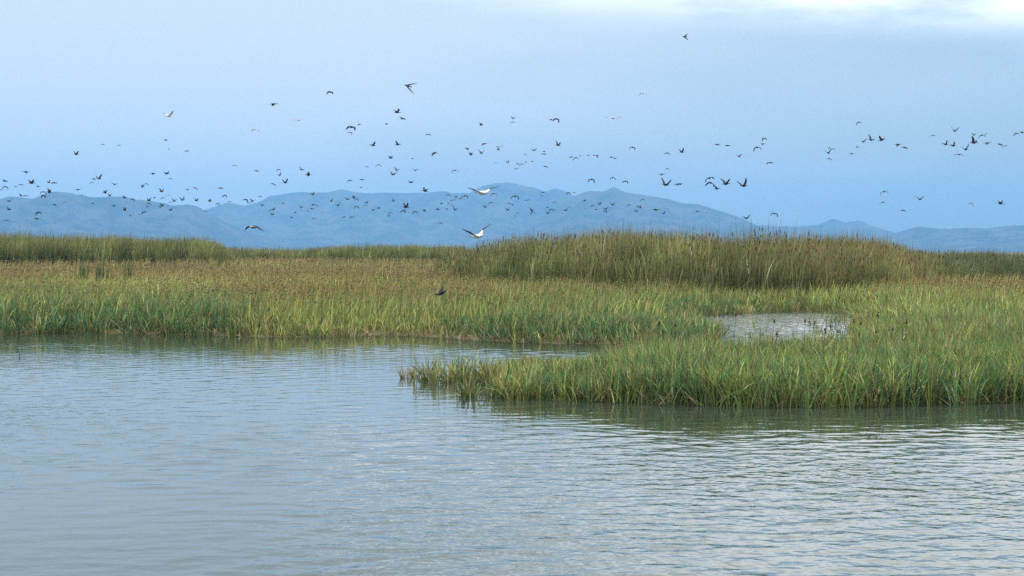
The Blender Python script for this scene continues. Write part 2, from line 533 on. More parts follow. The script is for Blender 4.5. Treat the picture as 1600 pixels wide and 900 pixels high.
def scatter(n, d0, d1, px0, px1, power=1.0):
    """points spread evenly over a fan of ground between two distances"""
    y = np.sqrt(rng.uniform(d0 * d0, d1 * d1, n)) if power == 1 else d0 + (d1 - d0) * rng.uniform(0, 1, n) ** power
    px = rng.uniform(px0, px1, n)
    return (px - 800) / F * y, y
C = lambda *a: np.array(a, float)
GREEN = C(0.150, 0.240, 0.060); BLUEG = C(0.078, 0.168, 0.066); DEEP = C(0.045, 0.105, 0.034)
YELLOWG = C(0.34, 0.37, 0.095); OLIVE = C(0.175, 0.175, 0.055); TAN = C(0.31, 0.25, 0.10)
ORANGE = C(0.27, 0.19, 0.07); BROWN = C(0.13, 0.080, 0.042); STRAW = C(0.42, 0.36, 0.19); DARKB = C(0.045, 0.022, 0.016)
def jitter(col, amt=0.22):
    n = len(col)
    return np.clip(col * (1 + rng.normal(0, amt, (n, 1))) * (1 + rng.normal(0, 0.07, (n, 3))), 0.012, 0.75)
def pick(n, w, cols):
    """random choice of colours with per-point weights w (list of arrays)"""
    Wt = np.stack([np.broadcast_to(a, n) for a in w], -1).astype(float)
    Wt = np.clip(Wt, 1e-6, None); cs = np.cumsum(Wt / Wt.sum(-1, keepdims=True), -1)
    k = (rng.random(n)[:, None] > cs).sum(-1).clip(0, len(cols) - 1)
    return np.array(cols)[k]
FARZONE = inside

def keep(x, y, lo=0.0):
    d = shore(x, y)
    k = d > lo
    return x[k], y[k], d[k]

# ---- front spit and right-hand shore: broad-leaved young bulrush
def clump_pts(x, y, each, spread):
    n = len(x)
    ang = rng.uniform(0, 6.28, (n, each)); r = np.abs(rng.normal(0, spread, (n, each)))
    return (x[:, None] + np.cos(ang) * r).ravel(), (y[:, None] + np.sin(ang) * r).ravel(), ang.ravel(), np.repeat(np.arange(n), each)
right_edge = lambda y: y
def field_green(B, x, y, d, hfun, wfun, each, spread, segs, seed, weights):
    X, Y, A, idx = clump_pts(x, y, each, spread)
    D = d[idx]
    n = len(X)
    Z = np.minimum(ground_z(x, y, d), 0.4)[idx] - 0.02
    Z = np.maximum(Z, -0.05)
    h = hfun(x, y, d)[idx] * rng.uniform(0.5, 1.12, n)
    az = A + rng.normal(0, 0.5, n)
    lean = np.abs(rng.normal(0.10, 0.17, n)).clip(0, 0.7); droop = np.abs(rng.normal(0, 0.38, n))
    px, py = pix(X, Y)
    w, cols = weights(px, Y, D, fbm(X * 0.22, Y * 0.16, seed, 3), fbm(X * 1.1, Y * 0.9, seed + 5, 2)[...])
    # one colour decision per plant, a little variation per blade
    base = pick(len(x), [np.broadcast_to(a, n)[::each] for a in w], cols)[idx]
    base = base * np.exp(rng.normal(0, 0.22, (len(x), 1)))[idx]
    base = jitter(base, 0.2)
    tipc = np.where(rng.random((n, 1)) < 0.16, jitter(np.broadcast_to(TAN, (n, 3)), 0.2), base * rng.uniform(0.95, 1.25, (n, 1)))
    P = np.stack([X, Y, Z], -1)
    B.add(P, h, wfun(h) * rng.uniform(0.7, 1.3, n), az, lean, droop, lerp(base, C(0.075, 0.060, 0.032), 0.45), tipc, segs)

def front_weights(px, y, d, nz1, nz2):
    back = sstep(y, 25.0, 29.5)
    left = sstep(1000 - px, 0, 250)
    w = [0.80 - 0.35 * left + 0.5 * (nz1 - 0.5), 0.50 + 1.2 * (nz2 - 0.5), 0.24 + 0.50 * left + 0.9 * (nz1 - 0.5), 0.10 + 0.30 * back, 0.03 + 0.20 * back, 0.10]
    return w, [GREEN, BLUEG, YELLOWG, OLIVE, TAN, DEEP]
B = Blades()
x, y = scatter(15500, 22.4, 38, 760, 1760)
x, y, d = keep(x, y, -0.12)
pxx, _ = pix(x, y)
k = (rng.random(len(x)) < np.where(y < 30.5, 1.0, 0.6)) & (pxx > 755)
# loosen the spit's left end
k &= rng.random(len(x)) < np.clip(0.22 + (pxx - 770) / 150, 0.1, 1)
x, y, d = x[k], y[k], d[k]
def h_front(x, y, d):
    p, _ = pix(x, y)
    h = 0.40 + 0.16 * sstep(p, 850, 1050) + 0.14 * (fbm(x * 0.9, y * 0.9, 71, 2) - 0.5) * 2
    h = h + (0.035 - 0.21 * sstep(1010 - p, 0, 110)) * sstep(y, 25.5, 28.5) * sstep(1330 - p, 0, 60) + 0.22 * sstep(p, 1330, 1480) * sstep(y, 25, 32)
    return h
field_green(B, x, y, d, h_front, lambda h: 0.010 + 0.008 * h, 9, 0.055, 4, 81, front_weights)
# thin tall stems standing up before the pond
nn = 200
sx_ = rng.uniform(1000, 1460, nn); sy_ = rng.uniform(26.2, 29.5, nn)
Pst = np.stack([(sx_ - 800) / F * sy_, sy_, np.full(nn, -0.02)], -1)
B.add(Pst, rng.uniform(0.5, 0.82, nn), 0.009, rng.normal(0, 1.0, nn), np.abs(rng.normal(0.06, 0.08, nn)), np.abs(rng.normal(0, 0.15, nn)),
      jitter(pick(nn, [0.5, 0.4, 0.2], [DEEP, OLIVE, BROWN]), 0.2), jitter(pick(nn, [0.4, 0.4, 0.2], [DEEP, OLIVE, TAN]), 0.2), 4)
tp = rng.uniform(0, 1, 150)
sp = gnd(640 + 190 * tp ** 0.7, 592 + rng.uniform(-8, 8, 150) + 26 * tp * rng.uniform(0, 1, 150))
field_green(B, sp[:, 0], sp[:, 1], np.full(150, 0.05), lambda x, y, d: 0.26 + 0.22 * rng.random(len(x)), lambda h: 0.009 + 0.010 * h, 4, 0.04, 4, 85, front_weights)
o = B.build('sedge_stand', M_leaf)
tag(o, 'dense green sedges crowding the low spit on the right', 'sedges', kind='stuff')
print('spit blades', len(x) * 7)

# ---- far bank: shore strip of green sedge (left), yellow-green (centre), blue-green point (right of centre)
def bank_weights(px, y, d, nz1, nz2):
    L = sstep(430 - px, 0, 140)
    Cn = sstep(px, 380, 470) * sstep(700 - px, 0, 90)
    P_ = sstep(px, 660, 780) * sstep(1180 - px, 0, 60)
    R = sstep(px, 1120, 1250)
    near = 1 - sstep(d, 1.5, 6.5)
    brown = sstep(d + 9 * (nz1 - 0.5), 5.5, 15) * (1 - 0.35 * R)
    n1 = nz1 - 0.5
    w = [0.45 * L + 0.30 * Cn + 0.42 * P_ + 0.45 * R + 0.5 * n1,
         (1.9 * L + 0.14 * Cn + 1.2 * P_ + 0.15 * R) * (0.35 + 0.65 * near) + 0.6 * (nz2 - 0.5),
         0.04 * L + 0.85 * Cn + 0.20 * P_ + 0.65 * R - 0.4 * n1,
         0.35 + 0.35 * brown,
         0.06 + 0.75 * brown * (0.55 + 0.45 * L),
         0.25 * L * near + 0.1,
         0.30 * brown]
    return w, [GREEN, BLUEG, YELLOWG, OLIVE, TAN, DEEP, ORANGE]
B = Blades()
x, y = scatter(21500, 36, 62, -70, 1670)
x, y, d = keep(x, y, -0.15)
pxx, _ = pix(x, y)
k = ~((pxx > 560) & (pxx < 760) & (d < 0.5) & (rng.random(len(x)) < 0.8))      # a pale bare rim here
x, y, d = x[k], y[k], d[k]
def h_bank(x, y, d):
    p, _ = pix(x, y)
    h = 0.74 + 0.0 * x
    h = np.where((p > 380) & (p < 1180), 0.74 - 0.30 * sstep(p, 380, 500) + 0.16 * sstep(p, 700, 850), h)
    h = h - 0.14 * sstep(p, 1120, 1200) * sstep(1420 - p, 0, 60)
    h = h * (0.72 + 0.28 * sstep(d, 0, 1.5)) + 0.18 * sstep(d, 5, 13)
    return h + 0.22 * (fbm(x * 0.5, y * 0.4, 73, 3) - 0.5)
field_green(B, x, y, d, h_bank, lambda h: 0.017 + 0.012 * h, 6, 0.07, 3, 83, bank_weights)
o = B.build('sedge_bank', M_leaf)
tag(o, 'green and yellow-green sedges lining the far bank of the channel', 'sedges', kind='stuff')
print('bank blades', len(x) * 6)

B = Blades()
x1, y1 = scatter(60000, 22.4, 62, -60, 1680)
dd = shore(x1, y1)
k = (dd > -0.22) & (dd < 0.30)
x1, y1 = x1[k], y1[k]
n = len(x1)
B.add(np.stack([x1, y1, np.full(n, 0.01)], -1), rng.uniform(0.12, 0.38, n), rng.uniform(0.008, 0.018, n), rng.uniform(0, 6.28, n), rng.uniform(0.5, 1.35, n), rng.uniform(0, 0.5, n),
      jitter(pick(n, [0.4, 0.4, 0.3], [BROWN, C(0.05, 0.035, 0.02), STRAW]), 0.25), jitter(pick(n, [0.4, 0.3, 0.3], [TAN, BROWN, STRAW]), 0.25), 3)
o = B.build('dead_stems', M_leaf)
tag(o, 'fallen straw-brown dead stems littering the waterline', 'litter', kind='stuff')
B = Blades()
x1, y1 = scatter(5200, 30, 61, 1030, 1400)
dd = shore(x1, y1)
k = (dd < 0) & (dd > -1.6) & (rng.random(len(x1)) < 0.26 * np.exp(dd * 2.2)) & (y1 > 36)
x1, y1 = x1[k], y1[k]
field_green(B, x1, y1, np.full(len(x1), 0.05), lambda x, y, d: 0.22 + 0.22 * rng.random(len(x)), lambda h: 0.013 + 0.010 * h, 5, 0.06, 3, 87, front_weights)
o = B.build('pond_tufts', M_leaf)
tag(o, 'loose green tufts standing in the edges of the pale pond', 'sedges', kind='stuff')

# ---- brown-topped sedge meadow running back to the reeds
B = Blades()
parts = [scatter(30000, 43, 75, -70, 1680), scatter(30000, 70, 125, -60, 1660), scatter(20000, 120, 262, -50, 1650)]
x = np.concatenate([p[0] for p in parts]); y = np.concatenate([p[1] for p in parts])
x, y, d = keep(x, y, 1.0)
px, py = pix(x, y)
nz1 = fbm(x * 0.10, y * 0.05, 101, 4); nz2 = fbm(x * 0.6, y * 0.5, 103, 2)
yel = sstep(px, 1040, 1180) * sstep(1480 - px, 0, 120) * sstep(74 - y, 0, 10)
brown = np.clip(sstep(d + 75 * (nz1 - 0.5), 4, 38) - 0.75 * yel - 0.35 * sstep(px, 560, 700) * sstep(64 - y, 0, 14), 0, 1)
n = len(x)
stem = pick(n, [0.25 + 0.5 * (1 - brown), 0.45 + 0 * x, 0.30 + 0.9 * yel + 0.3 * (1 - brown), 0.40 * brown + 0.1, 0.18 * brown], [GREEN, OLIVE, YELLOWG, TAN, ORANGE])
stem = jitter(stem * np.exp(1.3 * (fbm(x * 0.28, y * 0.12, 107, 3) - 0.5))[:, None], 0.2)
top = np.where(rng.random((n, 1)) < (0.25 + 0.55 * brown)[:, None], jitter(pick(n, [0.5 + 0 * x, 0.35 + 0 * x, 0.25 + 0 * x], [TAN, ORANGE, BROWN]), 0.2), stem * 1.1)
h = (0.80 + 0.16 * (nz2 - 0.5) * 2 + 0.22 * (nz1 - 0.5)) * rng.uniform(0.72, 1.15, n) - 0.16 * yel
far = sstep(y, 60, 200)
z = ground_z(x, y, d)
az = rng.normal(0.1, 1.2, n)
wd = (0.020 + 0.040 * far) * rng.uniform(0.7, 1.3, n)
tip = B.add(np.stack([x, y, z], -1), h, wd, az, np.abs(rng.normal(0.10, 0.10, n)), np.abs(rng.normal(0.0, 0.28, n)), stem, top, 3)
m = rng.random(n) < 0.15 + 0.40 * brown
hc = jitter(pick(m.sum(), [0.45, 0.15, 0.45], [BROWN, ORANGE, TAN]), 0.3)
B.heads(tip[m] - np.array((0, 0, 0.02)), (0.06 + 0.07 * far[m]) * rng.uniform(0.7, 1.4, m.sum()), (0.015 + 0.022 * far[m]), az[m], rng.uniform(0.2, 1.3, m.sum()), hc)
o = B.build('sedge_meadow', M_leaf)
tag(o, 'brown-tipped sedge meadow stretching back to the reed beds', 'sedges', kind='stuff')
print('meadow', n)

# ---- reed beds
def reed_bed(name, label, outline, n, hfun, seed, stems, tops, leafw, leaves=4, dens_front=0.5, heads=0.12, edge=0.0):
    P = np.array(outline, float)                     # (px, distance)
    Pg = np.stack([(P[:, 0] - 800) / F * P[:, 1], P[:, 1]], -1)
    x0, x1 = Pg[:, 0].min(), Pg[:, 0].max(); y0, y1 = Pg[:, 1].min(), Pg[:, 1].max()
    x = rng.uniform(x0, x1, n * 3); y = rng.uniform(y0, y1, n * 3)
    k = inside(Pg, x, y)
    x, y = x[k][:n], y[k][:n]
    n = len(x)
    B = Blades()
    px, _ = pix(x, y)
    din = dist(Pg, x, y)
    hh = hfun(px) * (0.70 + 0.54 * fbm(x * 0.45, y * 0.30, seed, 3)) * (0.72 + 0.28 * sstep(din, 0, 1.6))
    z = np.maximum(ground_z(x, y), 0.0)
    pn = 1.6 * (fbm(x * 0.3, y * 0.15, seed + 2, 3) - 0.5)
    clump = np.exp(1.5 * (fbm(x * 0.7, y * 0.35, seed + 6, 3) - 0.5))[:, None]
    for q in range(leaves):
        h = hh * rng.uniform(0.55, 1.05, n) * (1 + (rng.random(n) < 0.07) * rng.uniform(0.02, 0.22, n) ** 1.0)
        cb = jitter(pick(n, [0.55 + pn, 0.38, 0.14 - pn], stems) * clump, 0.22)
        ct = 1.1 * jitter(pick(n, [0.45 + pn, 0.35, 0.25 - pn], tops) * clump, 0.22)
        xx = x + rng.normal(0, 0.06, n); yy = y + rng.normal(0, 0.06, n)
        B.add(np.stack([xx, yy, z], -1), h, leafw * rng.uniform(0.7, 1.3, n), rng.normal(0.2, 1.3, n), np.abs(rng.normal(0.05, 0.08, n)),
              np.abs(rng.normal(0.0, 0.16, n)) + (rng.random(n) < 0.12) * rng.uniform(0.3, 0.9, n), cb, ct, 3, power=1.6)
    m = rng.random(n) < 0.28
    k_ = m.sum()
    B.add(np.stack([x[m], y[m], z[m]], -1), hh[m] * rng.uniform(0.98, 1.03 + 0.26 * rng.random(k_) ** 2, k_), leafw * 0.95, rng.normal(0.2, 1.3, k_), np.abs(rng.normal(0.03, 0.03, k_)), np.abs(rng.normal(0, 0.05, k_)),
          jitter(np.tile(stems[1], (k_, 1)), 0.2), jitter(pick(k_, [0.4, 0.4, 0.3], tops), 0.25) * 0.75, 3)
    m = rng.random(n) < heads
    B.heads(np.stack([x[m], y[m], z[m] + hh[m] * rng.uniform(0.72, 0.92, m.sum())], -1), 0.22, 0.014 + leafw * 0.35, rng.uniform(0, 6.28, m.sum()),
            np.abs(rng.normal(0, 0.1, m.sum())), jitter(np.tile(C(0.11, 0.055, 0.030), (m.sum(), 1)), 0.25))
    o = B.build(name, M_reed)
    return tag(o, label, 'reeds', kind='stuff')
R_STEM = [C(0.034, 0.068, 0.018), C(0.070, 0.105, 0.028), C(0.14, 0.145, 0.048)]
R_TOP = [C(0.15, 0.175, 0.050), C(0.27, 0.24, 0.080), C(0.19, 0.135, 0.060)]
G_STEM = [C(0.038, 0.080, 0.022), C(0.060, 0.105, 0.028), C(0.10, 0.125, 0.038)]
G_TOP = [C(0.20, 0.20, 0.058), C(0.26, 0.235, 0.070), C(0.14, 0.155, 0.05)]
reed_bed('reed_bed', 'tall tan-topped cattail reeds in the broad bed right of centre',
         [(676, 112), (740, 93), (800, 83), (900, 75), (1000, 70), (1150, 65), (1250, 65), (1330, 69), (1400, 77), (1450, 86), (1500, 100), (1480, 116), (1420, 112), (1100, 104), (860, 112)], 13500,
         lambda p: np.interp(p, [670, 720, 800, 900, 960, 1100, 1250, 1340, 1390, 1430, 1500], [1.95, 2.22, 2.46, 2.66, 2.70, 2.52, 2.38, 2.34, 2.16, 1.8, 1.5]), 201, R_STEM, R_TOP, 0.030, 5, heads=0.16)
reed_bed('reed_bed', 'green reed bed with golden tops along the left background',
         [(-60, 172), (60, 176), (200, 182), (300, 186), (352, 196), (368, 214), (330, 226), (-60, 212)], 8000,
         lambda p: np.interp(p, [-60, 0, 100, 250, 320, 345, 365], [3.25, 3.2, 3.05, 2.85, 2.85, 2.55, 2.0]), 231, G_STEM, G_TOP, 0.055, 5, heads=0.04)
reed_bed('reed_bed', 'low far strip of reeds in the gap between the tall beds',
         [(340, 250), (480, 250), (520, 235), (600, 225), (700, 215), (740, 225), (740, 262), (520, 275), (340, 275)], 5500,
         lambda p: np.interp(p, [340, 400, 470, 500, 600, 680, 740], [2.1, 1.95, 1.9, 2.15, 2.35, 2.25, 2.2]), 251, G_STEM, G_TOP, 0.065, 4, heads=0.03)
reed_bed('reed_bed', 'dark green low reeds running to the right edge behind sedge',
         [(1395, 98), (1440, 97), (1520, 92), (1600, 90), (1680, 88), (1690, 110), (1540, 116), (1395, 116)], 4500,
         lambda p: np.interp(p, [1395, 1440, 1500, 1690], [1.75, 1.66, 1.62, 1.62]), 271, [C(0.035, 0.085, 0.025), C(0.05, 0.10, 0.03), C(0.09, 0.11, 0.04)], [C(0.10, 0.13, 0.045), C(0.16, 0.15, 0.06), C(0.10, 0.12, 0.05)], 0.034, 5, heads=0.08)

# ---- single plants one can pick out
def plant(px, py, h, nb, tint, label, group, name='sedge_plant', cat='plant', spread=0.08, width=0.015, lean=0.24, droop=0.6, zbase=-0.04, d=None):
    p = gnd(px, py) if d is None else np.array([(px - 800) / F * d, d])
    e = link(name, None)
    zb = float(zbase)
    e.location = (float(p[0]), float(p[1]), zb)
    ang = rng.uniform(0, 6.28, nb)
    P = np.stack([np.cos(ang) * spread * rng.uniform(0, 1, nb), np.sin(ang) * spread * rng.uniform(0, 1, nb), 0 * ang], -1)
    base = jitter(pick(nb, [0.6, 0.25, 0.15], tint), 0.18)
    B = Blades()
    B.add(P, h * rng.uniform(0.55, 1.05, nb), width * rng.uniform(0.7, 1.3, nb), ang, np.abs(rng.normal(lean * 0.6, lean * 0.5, nb)),
          np.abs(rng.normal(0, droop, nb)), lerp(base, C(0.09, 0.07, 0.04), 0.4), np.where(rng.random((nb, 1)) < 0.3, jitter(np.tile(TAN, (nb, 1)), 0.2), base * 1.1), 4)
    tag(B.build('leaves', M_leaf, e), kind='stuff')
    B2 = Blades()
    ns = max(3, nb // 4)
    ang = rng.uniform(0, 6.28, ns)
    B2.add(np.stack([np.cos(ang) * spread * 0.5, np.sin(ang) * spread * 0.5, 0 * ang - 0.04], -1), h * rng.uniform(0.3, 0.5, ns), width * 1.1, ang, 0.05 + 0 * ang, 0 * ang,
           jitter(np.tile(C(0.07, 0.05, 0.028), (ns, 1)), 0.2), jitter(np.tile(C(0.10, 0.085, 0.04), (ns, 1)), 0.2), 2)
    tag(B2.build('stalks', M_leaf, e), kind='stuff')
    tag(e, label, cat, group)
    return e
YG = [YELLOWG, GREEN, TAN]; GB = [GREEN, BLUEG, YELLOWG]; TB = [TAN, OLIVE, BROWN]; DK = [DEEP, OLIVE, BROWN]
TIP = [(631, 591, 0.20, 9, TB, 'small tan sedge tuft farthest out at the tip of the spit'),
       (648, 590, 0.21, 12, TB, 'second sedge tuft from the tip of the spit, tan and arching'),
       (667, 595, 0.30, 13, DK, 'dark upright sedge plant near the tip of the spit'),
       (683, 598, 0.20, 12, YG, 'short yellow-green sedge tuft just right of the dark upright one'),
       (700, 597, 0.27, 22, YG, 'bushy yellow-green sedge clump midway along the thin spit tip'),
       (720, 594, 0.30, 18, DK, 'dark arching sedge plant behind the bushy yellow-green clump'),
       (746, 597, 0.33, 16, DK, 'tall dark sedge plant standing apart in gap of spit tip'),
       (722, 622, 0.16, 7, DK, 'tiny dark sedge shoot nearest the open water left of spit'),
       (735, 622, 0.24, 14, GB, 'green sedge tuft in front water, first of the front row'),
       (764, 603, 0.31, 18, TB, 'tan arching sedge plant behind the front row of tufts'),
       (768, 621, 0.22, 12, GB, 'short green sedge tuft, second of the front row'),
       (784, 623, 0.36, 20, GB, 'tall green sedge plant, third of the front row'),
       (800, 601, 0.34, 22, YG, 'yellow-green sedge plant where the spit begins to thicken'),
       (799, 624, 0.33, 18, YG, 'yellow-green sedge plant, fourth of the front row'),
       (822, 625, 0.35, 20, GB, 'green sedge plant, fifth of the front row')]
for a in TIP:
    a = (a[0], a[1], a[2] * 1.5, int(a[3] * 2.0)) + a[4:]
    plant(*a, 'sedge plants at the tip of the spit')
for px, d, h, lab in ((131, 92, 1.55, 'dark green cattail clump in brown sedge, leftmost of three'),
                      (160, 88, 1.75, 'widest dark cattail clump standing in the left brown sedge'),
                      (200, 97, 1.65, 'slim leaning cattail clump in brown sedge, rightmost of three')):
    plant(px, 0, h, 34, DK, lab, 'dark cattail clumps in the left sedge', 'cattail_clump', 'cattails', 0.28, 0.035, 0.06, 0.06, 0.16, d)

# tall bulrush stems with dark round seed heads by the pond
HEADS = [(1031, 505, 'brown bulrush head left of the pond, in front of the blue-green point'), (1055, 508, 'dark bulrush head just left of the pond, second from its left'),
         (1150, 492, 'small brown bulrush head at the left end of the pale pond'), (1210, 503, 'bulrush head standing alone before the left half of the pond'),
         (1214, 521, 'low bulrush head under the lone one before the pond'), (1258, 502, 'bulrush head left of the close pair before the pond centre'),
         (1273, 505, 'bulrush head on a leaning stem before the pond centre'), (1289, 516, 'low bulrush head before the right half of the pond'),
         (1298, 511, 'largest dark bulrush head before the right half of the pond'), (1310, 518, 'small low bulrush head right of the largest one'),
         (1334, 502, 'tall bulrush head at the right end of the pond'), (1345, 506, 'brown bulrush head just past the right end of the pond'),
         (1372, 492, 'highest dark bulrush head in the sedges right of the pond'), (1369, 518, 'reddish bulrush head below the highest one right of the pond'),
         (1395, 513, 'dark bulrush head leaning among green sedges right of the pond'), (1417, 503, 'rightmost dark bulrush head in the green sedges')]
def prism_tube(pts, rad, nsides=5):
    V = []; Q = []
    pts = np.array(pts, float)
    for i, p in enumerate(pts):
        for k in range(nsides):
            a = 2 * math.pi * k / nsides
            V.append(p + np.array((math.cos(a) * rad[i], math.sin(a) * rad[i], 0)))
    for i in range(len(pts) - 1):
        for k in range(nsides):
            Q.append((i * nsides + k, i * nsides + (k + 1) % nsides, (i + 1) * nsides + (k + 1) % nsides, (i + 1) * nsides + k))
    return np.array(V), np.array(Q)
for i, (px, py, lab) in enumerate(HEADS):
    d = 26.8 + 1.3 * random.random()
    tp = at(px, py, d)
    e = link('bulrush', None)
    bx = tp[0] - 0.10 * random.uniform(0.2, 1.3); by = tp[1]
    e.location = (bx, by, -0.03)
    top = np.array((tp[0] - bx, 0, tp[2] + 0.03))
    ts = np.linspace(0, 1, 6)
    pts = np.stack([top[0] * ts ** 1.6, 0 * ts, top[2] * ts], -1)
    V, Q = prism_tube(pts, [0.0045 - 0.002 * t for t in ts])
    cst = np.tile(np.array((0.06, 0.075, 0.03)), (len(V), 1))
    link('stem', raw_mesh('stem', V, Q, np.zeros((0, 3), int), cst, M_leaf), e)
    # a knobbly cluster of spikelets
    Bh = Blades()
    m = 9
    off = rng.normal(0, 0.014, (m, 3)) * (1.25 if 'largest' in lab or 'highest' in lab else 1)
    Bh.heads(top + off * np.array((0.5, 0.5, 1.0)), 0.032, 0.008, rng.uniform(0, 6.28, m), rng.uniform(0.1, 1.4, m), jitter(np.tile(C(0.10, 0.035, 0.02) if 'brown' in lab or 'red' in lab else DARKB, (m, 1)), 0.25))
    tag(Bh.build('seed_head', M_leaf, e), kind='stuff')
    B3 = Blades()
    B3.add(np.tile(top, (3, 1)), 0.10, 0.006, rng.uniform(0, 6.28, 3), 0.5 + 0 * rng.random(3), 0.6 + 0 * rng.random(3), np.tile(OLIVE, (3, 1)), np.tile(TAN, (3, 1)), 2)
    tag(B3.build('bract', M_leaf, e), kind='stuff')
    tag(e, lab, 'bulrush', 'bulrush heads by the pond')

# forked twig poking out of the water at the left
p = gnd(30, 559)
V, Q = prism_tube([(0, 0, -0.05), (0.01, 0, 0.06), (-0.015, 0, 0.13)], (0.008, 0.006, 0.003))
V2, Q2 = prism_tube([(0.01, 0, 0.05), (0.04, 0.01, 0.075), (0.075, 0.01, 0.085)], (0.005, 0.004, 0.002))
o = link('twig', raw_mesh('twig', np.concatenate([V, V2]), np.concatenate([Q, Q2 + len(V)]), np.zeros((0, 3), int), np.tile(C(0.05, 0.035, 0.025), (len(V) + len(V2), 1)), M_leaf))
o.location = (float(p[0]), float(p[1]), 0)
tag(o, 'small forked twig poking out of the water far left', 'twig')

# ------------------------------------------------------------------ birds
def bird_mesh(name, rings, root, span_in, span_out, a_in, a_out, chord, sweep, colf, thick=0.012, tip_chord=0.25, delta=False):
    """One continuous surface: body lofted from 8-sided rings along x, wings grown out of its sides.
    rings: (x, half width, half height, z); root: (first, last) ring of the wing root"""
    NS = 8
    V = []; Cc = []; Q = []; T = []
    for (x, ry, rz, zc) in rings:
        for k in range(NS):
            a = math.radians(22.5 + 45 * k)
            V.append((x, math.cos(a) * ry, zc + math.sin(a) * rz)); Cc.append(colf('body', x, math.sin(a)))
    i0, i1 = root
    for i in range(len(rings) - 1):
        for k in range(NS):
            if i0 <= i < i1 and k in (7, 3):
                continue
            Q.append((i * NS + k, (i + 1) * NS + k, (i + 1) * NS + (k + 1) % NS, i * NS + (k + 1) % NS))
    for r, s_ in ((0, 1), (len(rings) - 1, -1)):
        V.append((rings[r][0], 0, rings[r][3])); Cc.append(colf('body', rings[r][0], 0))
        for k in range(NS):
            f = (r * NS + k, r * NS + (k + 1) % NS, len(V) - 1)
            T.append(f if s_ > 0 else f[::-1])
    nc = i1 - i0 + 1
    L = span_in + span_out
    stations = [0.0, 0.12, 0.28, 0.42, 0.52, 0.64, 0.78, 0.90, 1.0]
    for side in (1, -1):
        ku, kl = (0, 7) if side > 0 else (3, 4)
        prev = [(i0 + j) * NS + ku for j in range(nc)] + [(i1 - j) * NS + kl for j in range(nc)]
        y = rings[i0 + 1][1] * 0.92; z = rings[i0 + 1][3]
        xm0 = rings[i0][0]
        split = span_in / L
        for si in range(1, len(stations)):
            t = stations[si]; dt = (t - stations[si - 1]) * L
            w = sstep(np.float64(t), split - 0.16, split + 0.16)
            an = a_in * (1 - w) + a_out * w
            y += math.cos(an) * dt; z += math.sin(an) * dt
            # leading edge runs forward to the wrist, then sweeps back
            le = xm0 + (0.35 * sweep * t / split if t < split else 0.35 * sweep - sweep * 1.35 * ((t - split) / (1 - split)) ** 1.3)
            if delta:
                le = xm0 + 0.012 - sweep * t ** 1.15
            c = chord * (1 - 0.12 * t / split if t < split else (0.88 - (0.88 - tip_chord) * ((t - split) / (1 - split)) ** 1.2))
            th = thick * (1 - 0.85 * t)
            cur = []
            nx_, nz_ = -math.sin(an), math.cos(an)
            for row in (1, -1):
                js = range(nc) if row > 0 else range(nc - 1, -1, -1)
                for j in js:
                    f = j / (nc - 1)
                    bow = 4 * f * (1 - f)
                    off = row * th * (0.35 + 0.65 * bow * (1 if row > 0 else 0.6)) * (1 if j < nc - 1 else 0.3) + 0.05 * c * bow
                    V.append((le - c * f, side * (y + nx_ * off), z + nz_ * off)); Cc.append(colf('wing', t, f, row))
                    cur.append(len(V) - 1)
            m = 2 * nc
            for j in range(m):
                q = (prev[j], cur[j], cur[(j + 1) % m], prev[(j + 1) % m])
                Q.append(q if side > 0 else q[::-1])
            prev = cur
        cx = np.mean([V[q] for q in prev], 0)
        V.append(tuple(cx)); Cc.append(colf('wing', 1, 0.5, 1))
        for j in range(2 * nc):
            f = (prev[j], len(V) - 1, prev[(j + 1) % (2 * nc)])
            T.append(f if side > 0 else f[::-1])
    return raw_mesh(name, np.array(V), np.array(Q), np.array(T), np.array(Cc), M_feather, True)

IBIS = [(0.43, 0.004, 0.004, -0.030), (0.39, 0.007, 0.007, -0.012), (0.35, 0.010, 0.010, 0.0), (0.325, 0.024, 0.025, 0.004), (0.285, 0.026, 0.027, 0.004), (0.24, 0.018, 0.020, 0.0),
        (0.17, 0.024, 0.028, -0.005), (0.12, 0.048, 0.055, -0.008), (0.08, 0.060, 0.068, -0.008), (0.02, 0.066, 0.075, -0.008), (-0.04, 0.064, 0.072, -0.006), (-0.10, 0.056, 0.060, -0.003),
        (-0.17, 0.042, 0.040, 0.002), (-0.22, 0.038, 0.022, 0.004), (-0.29, 0.046, 0.009, 0.004), (-0.34, 0.040, 0.005, 0.002), (-0.36, 0.010, 0.006, 0.0), (-0.45, 0.009, 0.005, -0.003)]
def ibis_col(kind, a, b, row=0):
    if kind == 'body':
        return (0.030, 0.022, 0.018) if a > 0.30 else ((0.026, 0.016, 0.013) if a > 0.0 else (0.016, 0.014, 0.014))
    return (0.012, 0.011, 0.013) if a > 0.45 else (0.020, 0.016, 0.016)
PI = math.pi
def ibis(a_in, a_out, sw=0.10):
    return bird_mesh('dark_bird', IBIS, (8, 11), 0.20, 0.27, math.radians(a_in), math.radians(a_out), 0.235, sw, ibis_col, 0.016, tip_chord=0.42)
POSES = {'U': [ibis(48, 30), ibis(60, 38), ibis(36, 24), ibis(52, 52)],
         'D': [ibis(12, -52), ibis(4, -66), ibis(18, -38), ibis(-10, -60)],
         'F': [ibis(6, -8), ibis(10, 4), ibis(2, -20), ibis(-6, -14)]}
